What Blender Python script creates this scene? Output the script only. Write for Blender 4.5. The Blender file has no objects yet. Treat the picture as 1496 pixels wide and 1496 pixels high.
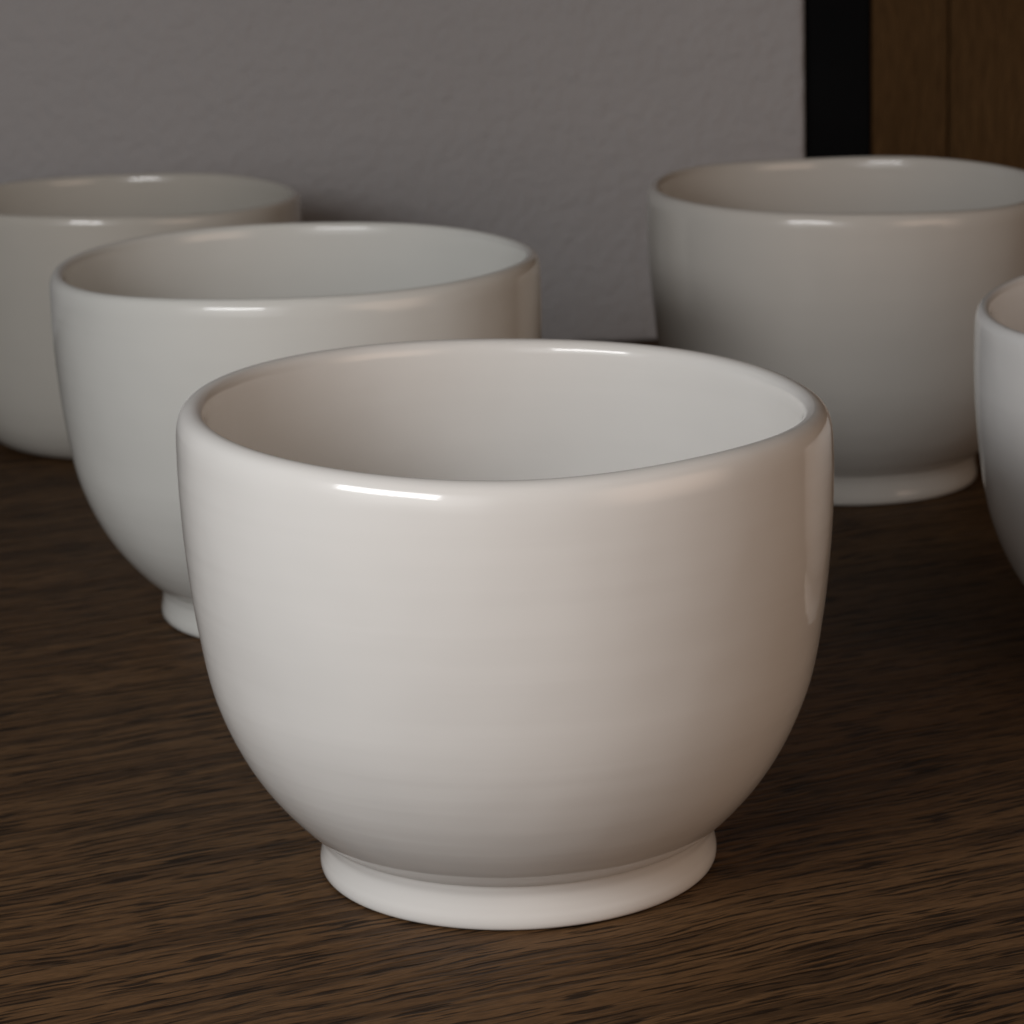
import bpy, bmesh, math, random
from mathutils import Vector, Matrix, noise

scene = bpy.context.scene
C = scene.collection
CM = 0.01

# ------------------------------------------------------------------ camera
F_PX, PITCH, ROLL, CAM_H = 4170.8, math.radians(14.4165), math.radians(1.8475), 0.20837
cam_data = bpy.data.cameras.new('camera')
cam = bpy.data.objects.new('camera', cam_data)
C.objects.link(cam)
fwd = Vector((0, math.cos(PITCH), -math.sin(PITCH)))
down = Vector((0, -math.sin(PITCH), -math.cos(PITCH)))
right = Vector((1, 0, 0)) * math.cos(ROLL) + down * math.sin(ROLL)
up = Vector((1, 0, 0)) * math.sin(ROLL) - down * math.cos(ROLL)
m = Matrix((right, up, -fwd)).transposed().to_4x4()
m.translation = Vector((0, 0, CAM_H))
cam.matrix_world = m
cam_data.sensor_width = 36.0
cam_data.lens = 36.0 * F_PX / 1496.0
cam_data.clip_start = 0.01
cam_data.clip_end = 50.0
cam_data.dof.use_dof = True
cam_data.dof.focus_distance = 0.505
cam_data.dof.aperture_fstop = 42.0
scene.camera = cam

# ------------------------------------------------------------------ dim room light
world = bpy.data.worlds.new('World')
scene.world = world
world.use_nodes = True
bg = world.node_tree.nodes['Background']
bg.inputs['Color'].default_value = (1.0, 0.84, 0.70, 1)
bg.inputs['Strength'].default_value = 0.035

def area(name, loc, target, size, power, color, soft=False):
    ld = bpy.data.lights.new(name, 'AREA')
    ld.shape = 'RECTANGLE'
    ld.size, ld.size_y = size
    ld.energy = power
    ld.color = color
    if soft:      # brightest in the middle, faded towards the edges to avoid hard-edged reflections
        ld.use_nodes = True
        nt = ld.node_tree
        em = nt.nodes['Emission']
        geo = nt.nodes.new('ShaderNodeNewGeometry')
        sub = nt.nodes.new('ShaderNodeVectorMath'); sub.operation = 'SUBTRACT'
        nt.links.new(geo.outputs['Parametric'], sub.inputs[0])
        sub.inputs[1].default_value = (0.5, 0.5, 0.0)
        sep = nt.nodes.new('ShaderNodeSeparateXYZ')
        nt.links.new(sub.outputs[0], sep.inputs[0])
        facs = []
        for ax in ('X', 'Y'):
            ab = nt.nodes.new('ShaderNodeMath'); ab.operation = 'ABSOLUTE'
            nt.links.new(sep.outputs[ax], ab.inputs[0])
            mr = nt.nodes.new('ShaderNodeMapRange'); mr.interpolation_type = 'SMOOTHSTEP'
            nt.links.new(ab.outputs[0], mr.inputs['Value'])
            mr.inputs['From Min'].default_value = 0.5; mr.inputs['From Max'].default_value = 0.12
            facs.append(mr.outputs[0])
        mu = nt.nodes.new('ShaderNodeMath'); mu.operation = 'MULTIPLY'
        nt.links.new(facs[0], mu.inputs[0]); nt.links.new(facs[1], mu.inputs[1])
        nt.links.new(mu.outputs[0], em.inputs['Strength'])
    o = bpy.data.objects.new(name, ld)
    C.objects.link(o)
    o.location = loc
    o.rotation_euler = (Vector(target) - Vector(loc)).to_track_quat('-Z', 'Y').to_euler()
    return o

# daylight from the left: a bright strip of window and an added wide fill lamp that softens the shading; warm room light from the right
area('window_light', (-0.29, 0.165, 0.285), (0, 0.54, 0.07), (0.30, 0.11), 1.25, (0.98, 0.985, 1.0))
area('soft_fill_light', (-0.33, 0.03, 0.27), (0, 0.56, 0.06), (0.86, 0.50), 2.85, (0.98, 0.985, 1.0), True)
area('warm_room_light', (0.58, 0.08, 0.24), (0.02, 0.54, 0.06), (0.9, 0.6), 3.3, (1.0, 0.73, 0.56), True)

scene.cycles.use_denoising = True
scene.view_settings.view_transform = 'Standard'
scene.view_settings.look = 'None'
scene.view_settings.exposure = 0.0
scene.view_settings.gamma = 1.0
scene.view_settings.use_curve_mapping = False

# ------------------------------------------------------------------ materials
class NT:
    def __init__(self, name):
        self.m = bpy.data.materials.new(name)
        self.m.use_nodes = True
        self.t = self.m.node_tree
        self.bsdf = self.t.nodes['Principled BSDF']
    def n(self, kind, **kw):
        nd = self.t.nodes.new(kind)
        for k, v in kw.items():
            if k.startswith('_'):
                setattr(nd, k[1:], v)
            else:
                nd.inputs[k.replace('__', ' ')].default_value = v
        return nd
    def l(self, a, b):
        self.t.links.new(a, b)
    def ramp(self, fac, stops):
        r = self.t.nodes.new('ShaderNodeValToRGB')
        el = r.color_ramp.elements
        while len(el) < len(stops):
            el.new(0.5)
        for e, (p, c) in zip(el, stops):
            e.position = p
            e.color = (*c, 1) if len(c) == 3 else c
        self.l(fac, r.inputs['Fac'])
        return r
    def mix(self, fac, a, b, mode='MIX'):
        x = self.t.nodes.new('ShaderNodeMix')
        x.data_type = 'RGBA'
        x.blend_type = mode
        for sock, val in ((x.inputs['Factor'], fac), (x.inputs['A'], a), (x.inputs['B'], b)):
            if hasattr(val, 'is_output'):
                self.l(val, sock)
            elif isinstance(val, (int, float)):
                sock.default_value = val
            else:
                sock.default_value = (*val, 1)
        return x.outputs['Result']
    def noise(self, vec, scale, detail=2.0, rough=0.5, dist=0.0):
        x = self.t.nodes.new('ShaderNodeTexNoise')
        x.inputs['Scale'].default_value = scale
        x.inputs['Detail'].default_value = detail
        x.inputs['Roughness'].default_value = rough
        x.inputs['Distortion'].default_value = dist
        self.l(vec, x.inputs['Vector'])
        return x.outputs['Fac']
    def mapping(self, vec, rot=(0, 0, 0), scale=(1, 1, 1), loc=(0, 0, 0)):
        x = self.t.nodes.new('ShaderNodeMapping')
        x.inputs['Rotation'].default_value = rot
        x.inputs['Scale'].default_value = scale
        x.inputs['Location'].default_value = loc
        self.l(vec, x.inputs['Vector'])
        return x.outputs['Vector']
    def bump(self, height, strength, dist, normal=None):
        b = self.t.nodes.new('ShaderNodeBump')
        b.inputs['Strength'].default_value = strength
        b.inputs['Distance'].default_value = dist
        self.l(height, b.inputs['Height'])
        if normal:
            self.l(normal, b.inputs['Normal'])
        return b.outputs['Normal']

def mat_glaze(name, tone):
    t = NT(name)
    co = t.n('ShaderNodeTexCoord').outputs['Object']
    big = t.noise(co, 22.0, 3.0)
    col = t.ramp(big, [(0.30, tuple(c * 0.965 for c in tone)), (0.70, tuple(c * 1.015 for c in tone))]).outputs['Color']
    # sparse tiny iron specks in the glaze
    v = t.t.nodes.new('ShaderNodeTexVoronoi')
    v.inputs['Scale'].default_value = 55.0
    t.l(co, v.inputs['Vector'])
    sp = t.ramp(v.outputs['Distance'], [(0.015, (1, 1, 1)), (0.035, (0, 0, 0))]).outputs['Color']
    rare = t.ramp(t.noise(co, 130.0, 0.0), [(0.60, (0, 0, 0)), (0.66, (1, 1, 1))]).outputs['Color']
    mask = t.mix(1.0, sp, rare, 'MULTIPLY')
    mf = t.n('ShaderNodeMath', _operation='MULTIPLY')
    t.l(mask, mf.inputs[0]); mf.inputs[1].default_value = 0.45
    col = t.mix(mf.outputs[0], col, (0.36, 0.25, 0.15))
    t.l(col, t.bsdf.inputs['Base Color'])
    rg = t.ramp(t.noise(co, 40.0, 3.0), [(0.3, (0.06,) * 3), (0.7, (0.11,) * 3)]).outputs['Color']
    t.l(rg, t.bsdf.inputs['Roughness'])
    t.bsdf.inputs['IOR'].default_value = 1.5
    # throwing rings and a slightly uneven glaze surface
    ring = t.noise(t.mapping(co, scale=(6, 6, 190)), 1.0, 2.0)
    n1 = t.bump(ring, 0.30, 0.0005)
    n2 = t.bump(t.noise(co, 55.0, 1.5), 0.32, 0.001, n1)
    t.l(n2, t.bsdf.inputs['Normal'])
    return t.m

def mat_wood(name, dark, mid, light, angle, k=1.0, rough=0.42, spec=0.35, contrast=1.0):
    t = NT(name)
    co = t.n('ShaderNodeTexCoord').outputs['Object']
    def warped(vec, scale, amount):
        nz = t.t.nodes.new('ShaderNodeTexNoise')
        nz.inputs['Scale'].default_value = scale
        nz.inputs['Detail'].default_value = 2.0
        t.l(vec, nz.inputs['Vector'])
        wv = t.n('ShaderNodeVectorMath', _operation='MULTIPLY_ADD')
        t.l(nz.outputs['Color'], wv.inputs[0])
        wv.inputs[1].default_value = (amount, amount, 0.0)
        t.l(vec, wv.inputs[2])
        return wv.outputs[0]
    def scaled(sock, f):
        a = t.n('ShaderNodeMath', _operation='MULTIPLY')
        t.l(sock, a.inputs[0]); a.inputs[1].default_value = f
        return a.outputs[0]
    v = warped(warped(co, 9.0, 0.014), 120.0 * k, 0.0011 / k)      # the grain bends and wriggles
    rot = t.mapping(v, rot=(0, 0, -angle))
    bands = t.noise(t.mapping(rot, scale=(3 * k, 70 * k, 8)), 1.0, 3.0, 0.55)
    line = t.noise(t.mapping(rot, scale=(22 * k, 560 * k, 20)), 1.0, 2.0, 0.5)
    pores = t.noise(t.mapping(rot, scale=(70 * k, 900 * k, 60)), 1.0, 1.0, 0.5)
    fine = t.noise(t.mapping(rot, scale=(300 * k, 2400 * k, 100)), 1.0, 2.0, 0.6)
    base = t.ramp(bands, [(0.30, mid), (0.70, light)]).outputs['Color']
    sk = t.ramp(line, [(0.38, (1, 1, 1)), (0.55, (0, 0, 0))]).outputs['Color']
    po = t.ramp(pores, [(0.37, (1, 1, 1)), (0.45, (0, 0, 0))]).outputs['Color']
    c1 = t.mix(scaled(sk, 0.60 * contrast), base, dark)
    c2 = t.mix(scaled(po, 0.85 * contrast), c1, tuple(x * 0.55 for x in dark))
    fr = t.ramp(fine, [(0.3, (0.70, 0.70, 0.70)), (0.7, (1.2, 1.2, 1.2))]).outputs['Color']
    c3 = t.mix(1.0, c2, fr, 'MULTIPLY')
    t.l(c3, t.bsdf.inputs['Base Color'])
    t.bsdf.inputs['Roughness'].default_value = rough
    t.bsdf.inputs['Specular IOR Level'].default_value = spec
    h = t.mix(0.5, sk, po)
    inv = t.n('ShaderNodeInvert'); t.l(h, inv.inputs['Color'])
    t.l(t.bump(inv.outputs['Color'], 0.6, 0.0005), t.bsdf.inputs['Normal'])
    return t.m

def mat_wall():
    t = NT('grey_plaster')
    co = t.n('ShaderNodeTexCoord').outputs['Object']
    col = t.ramp(t.noise(co, 7.0, 4.0), [(0.3, (0.450, 0.434, 0.434)), (0.7, (0.490, 0.472, 0.472))]).outputs['Color']
    t.l(col, t.bsdf.inputs['Base Color'])
    t.bsdf.inputs['Roughness'].default_value = 0.8
    t.bsdf.inputs['Specular IOR Level'].default_value = 0.25
    n1 = t.bump(t.noise(co, 240.0, 2.0), 0.8, 0.0016)
    n1 = t.bump(t.noise(co, 70.0, 2.0), 0.5, 0.002, n1)
    t.l(n1, t.bsdf.inputs['Normal'])
    return t.m

def mat_black():
    t = NT('black_paint')
    co = t.n('ShaderNodeTexCoord').outputs['Object']
    col = t.ramp(t.noise(co, 30.0, 3.0), [(0.3, (0.0035, 0.0036, 0.004)), (0.7, (0.006, 0.0062, 0.0068))]).outputs['Color']
    t.l(col, t.bsdf.inputs['Base Color'])
    t.bsdf.inputs['Roughness'].default_value = 0.65
    t.bsdf.inputs['Specular IOR Level'].default_value = 0.05
    return t.m

TABLE_WOOD = mat_wood('dark_oak', (0.017, 0.009, 0.005), (0.098, 0.050, 0.021), (0.145, 0.078, 0.034), math.radians(23), 1.0, 0.55, 0.10)
BOARD_WOOD = mat_wood('brown_board_wood', (0.060, 0.031, 0.012), (0.092, 0.049, 0.019), (0.110, 0.060, 0.024), math.radians(90), 0.6, 0.8, 0.08, 0.12)
WALL = mat_wall()
BLACK = mat_black()

# ------------------------------------------------------------------ mesh helpers
def link_mesh(name, bm, mat, parent=None, smooth=False):
    me = bpy.data.meshes.new(name)
    bmesh.ops.recalc_face_normals(bm, faces=bm.faces)
    bm.to_mesh(me)
    bm.free()
    me.materials.append(mat)
    if smooth:
        for p in me.polygons:
            p.use_smooth = True
    o = bpy.data.objects.new(name, me)
    C.objects.link(o)
    if parent:
        o.parent = parent
    return o

def box(name, lo, hi, mat, parent=None, bevel=0.0015):
    bm = bmesh.new()
    c = [(a + b) / 2 for a, b in zip(lo, hi)]
    s = [b - a for a, b in zip(lo, hi)]
    bmesh.ops.create_cube(bm, size=1.0)
    bmesh.ops.scale(bm, vec=s, verts=bm.verts)
    if bevel:
        bmesh.ops.bevel(bm, geom=bm.edges[:], offset=bevel, segments=3, profile=0.5, affect='EDGES')
    o = link_mesh(name, bm, mat, parent)
    o.location = c if parent is None else [a - b for a, b in zip(c, parent.location)]
    return o

# ------------------------------------------------------------------ setting
WALL_Y = 1.064
t = box('table_surface', (-0.95, -0.30, -0.035), (0.95, 1.30, 0.0), TABLE_WOOD, bevel=0.003)
t['kind'] = 'structure'
w = box('wall', (-0.95, WALL_Y, 0.0), (0.1137, WALL_Y + 0.03, 0.75), WALL, bevel=0.002)
w['kind'] = 'structure'

post = box('post', (0.1142, WALL_Y + 0.006, 0.0), (0.1388, WALL_Y + 0.03, 0.75), BLACK, bevel=0.001)
post['label'] = 'black upright post between the grey wall and the brown boards'
post['category'] = 'post'

pan = bpy.data.objects.new('wooden_panelling', None)
C.objects.link(pan)
pan.location = (0.26, WALL_Y + 0.02, 0)
pan['label'] = 'dark brown vertical wooden boards beside the black post'
pan['category'] = 'panelling'
x = 0.1393
for i, wd in enumerate((0.0295, 0.105, 0.11, 0.10, 0.12)):
    box('board', (x, WALL_Y + 0.009, 0.0), (x + wd - 0.0006, WALL_Y + 0.03, 0.75), BOARD_WOOD, pan, bevel=0.0008)
    x += wd

# ------------------------------------------------------------------ bowls
def spline(pts, n):
    """centripetal-ish Catmull-Rom through (r, z) points"""
    P = [Vector((p[0], p[1])) for p in pts]
    P = [P[0] * 2 - P[1]] + P + [P[-1] * 2 - P[-2]]
    out = []
    for i in range(1, len(P) - 2):
        p0, p1, p2, p3 = P[i - 1], P[i], P[i + 1], P[i + 2]
        t0 = 0.0
        t1 = t0 + max((p1 - p0).length, 1e-6) ** 0.5
        t2 = t1 + max((p2 - p1).length, 1e-6) ** 0.5
        t3 = t2 + max((p3 - p2).length, 1e-6) ** 0.5
        for k in range(n):
            t = t1 + (t2 - t1) * k / n
            a1 = p0 * ((t1 - t) / (t1 - t0)) + p1 * ((t - t0) / (t1 - t0))
            a2 = p1 * ((t2 - t) / (t2 - t1)) + p2 * ((t - t1) / (t2 - t1))
            a3 = p2 * ((t3 - t) / (t3 - t2)) + p3 * ((t - t2) / (t3 - t2))
            b1 = a1 * ((t2 - t) / (t2 - t0)) + a2 * ((t - t0) / (t2 - t0))
            b2 = a2 * ((t3 - t) / (t3 - t1)) + a3 * ((t - t1) / (t3 - t1))
            out.append(b1 * ((t2 - t) / (t2 - t1)) + b2 * ((t - t1) / (t2 - t1)))
    out.append(P[-2])
    return out

BODY = [(3.30, 0.62), (3.86, 0.905), (4.435, 1.445), (5.084, 2.349), (5.626, 3.614), (5.876, 4.969),
        (6.010, 6.324), (6.058, 7.408), (6.056, 8.15), (6.035, 8.54), (5.995, 8.74), (5.93, 8.875), (5.84, 8.95), (5.73, 8.985), (5.62, 8.97),
        (5.535, 8.905), (5.49, 8.79), (5.475, 8.45), (5.51, 7.2), (5.50, 6.0), (5.34, 4.6), (5.00, 3.4), (4.27, 2.3),
        (3.20, 1.65), (1.8, 1.36), (0.7, 1.28), (0.02, 1.27)]
THIN_BODY = BODY[:8] + [(6.056, 8.25), (6.045, 8.64), (6.01, 8.82), (5.95, 8.92), (5.87, 8.97), (5.79, 8.975), (5.725, 8.94),
                        (5.68, 8.87), (5.655, 8.74), (5.63, 8.4)] + BODY[-8:]
LOW_BODY = [(3.6, 0.06), (4.05, 0.0), (4.55, 0.20), (5.05, 0.72), (5.46, 1.6), (5.74, 3.0), (5.90, 5.0), (5.97, 6.8), (5.985, 7.55),
            (5.975, 7.80), (5.935, 7.93), (5.86, 7.99), (5.78, 7.99), (5.71, 7.94), (5.67, 7.80), (5.65, 7.4), (5.62, 6.8), (5.45, 5.0), (5.25, 3.0),
            (4.7, 1.6), (3.6, 0.85), (2.0, 0.62), (0.7, 0.56), (0.02, 0.55)]
FOOT = [(3.98, 1.03), (3.85, 0.90), (3.805, 0.79), (3.77, 0.67), (3.765, 0.53), (3.785, 0.37), (3.812, 0.23), (3.812, 0.12), (3.785, 0.045),
        (3.72, 0.006), (3.62, 0.0), (3.40, 0.0), (3.20, 0.04), (3.06, 0.14), (3.00, 0.35), (2.9, 0.75)]
SEG = 192

def lathe(profile, closed_top, warp, scale):
    bm = bmesh.new()
    rings = []
    for p in profile:
        ring = []
        for k in range(SEG):
            a = 2 * math.pi * k / SEG
            r, z = warp(a, p.x, p.y)
            ring.append(bm.verts.new((r * math.cos(a) * CM * scale, r * math.sin(a) * CM * scale, z * CM * scale)))
        rings.append(ring)
    for A, B in zip(rings, rings[1:]):
        for k in range(SEG):
            bm.faces.new((A[k], A[(k + 1) % SEG], B[(k + 1) % SEG], B[k]))
    if closed_top:
        bm.faces.new(rings[-1])
        bm.faces.new(rings[0])
    return bm

def make_bowl(label, x, y, scale, tilt, seed, tone, bumps=None, footless=False, profile=None):
    profile = profile or THIN_BODY
    rnd = random.Random(seed)
    ph = [rnd.uniform(0, 6.283) for _ in range(6)]
    if bumps is None:      # thumb-pressed unevenness of each rim
        bumps = [(rnd.uniform(0, 6.283), rnd.choice((-1, 1)) * rnd.uniform(0.04, 0.09), rnd.uniform(4, 9)) for _ in range(5)]
    glaze = mat_glaze('cream_glaze', tone)
    def warp(a, r, z):
        w = max(0.0, (z - 4.0) / (4.0 if footless else 5.0))
        wob = 1 + w * (0.005 * math.sin(2 * a + ph[0]) + 0.003 * math.sin(3 * a + ph[1]))
        dz = w * (tilt[0] * math.cos(a) + tilt[1] * math.sin(a)
                  + sum(h * math.exp(k * (math.cos(a - a0) - 1)) for a0, h, k in bumps) + 0.010 * math.sin(5 * a + ph[4]))
        return r * wob, z + dz
    if footless:
        root = link_mesh('bowl', lathe(spline(LOW_BODY, 6), True, warp, scale), glaze, None, True)
    else:
        root = bpy.data.objects.new('bowl', None)
        C.objects.link(root)
        link_mesh('body', lathe(spline(profile, 6), True, warp, scale), glaze, root, True)
        link_mesh('foot_ring', lathe(spline(FOOT, 5), False, lambda a, r, z: (r, z), scale), glaze, root, True)
    root.location = (x * CM, y * CM, 0.0)
    root['label'] = label
    root['category'] = 'bowl'
    root['group'] = 'cream ceramic bowls on the table'
    return root

D = math.radians
make_bowl('cream glazed bowl in front of the others, its rim and foot ring fully in view', -0.0876, 53.522, 1.0338, (-0.161, 0.058), 3,
          (0.765, 0.744, 0.708), [(D(-50), 0.09, 8), (D(-95), -0.11, 6), (D(155), 0.06, 6), (D(60), 0.02, 5)], profile=BODY)
make_bowl('cream glazed bowl directly behind the front bowl, in the middle of the row of three', -5.3147, 71.977, 1.0262, (-0.02, 0.0), 7,
          (0.700, 0.695, 0.655))
make_bowl('low cream bowl without a foot ring, behind the middle bowl of the row of three', -12.6, 93.5, 1.0, (-0.128, -0.132), 11,
          (0.620, 0.590, 0.530), None, True)
make_bowl('cream glazed bowl standing in front of the black post and brown boards', 10.303, 84.172, 0.9957, (-0.019, 0.047), 19,
          (0.640, 0.610, 0.560))
make_bowl('cooler white glazed bowl partly covering the foot of the bowl by the black post', 16.799, 64.892, 0.9757, (0.21, 0.149), 23,
          (0.790, 0.780, 0.760))
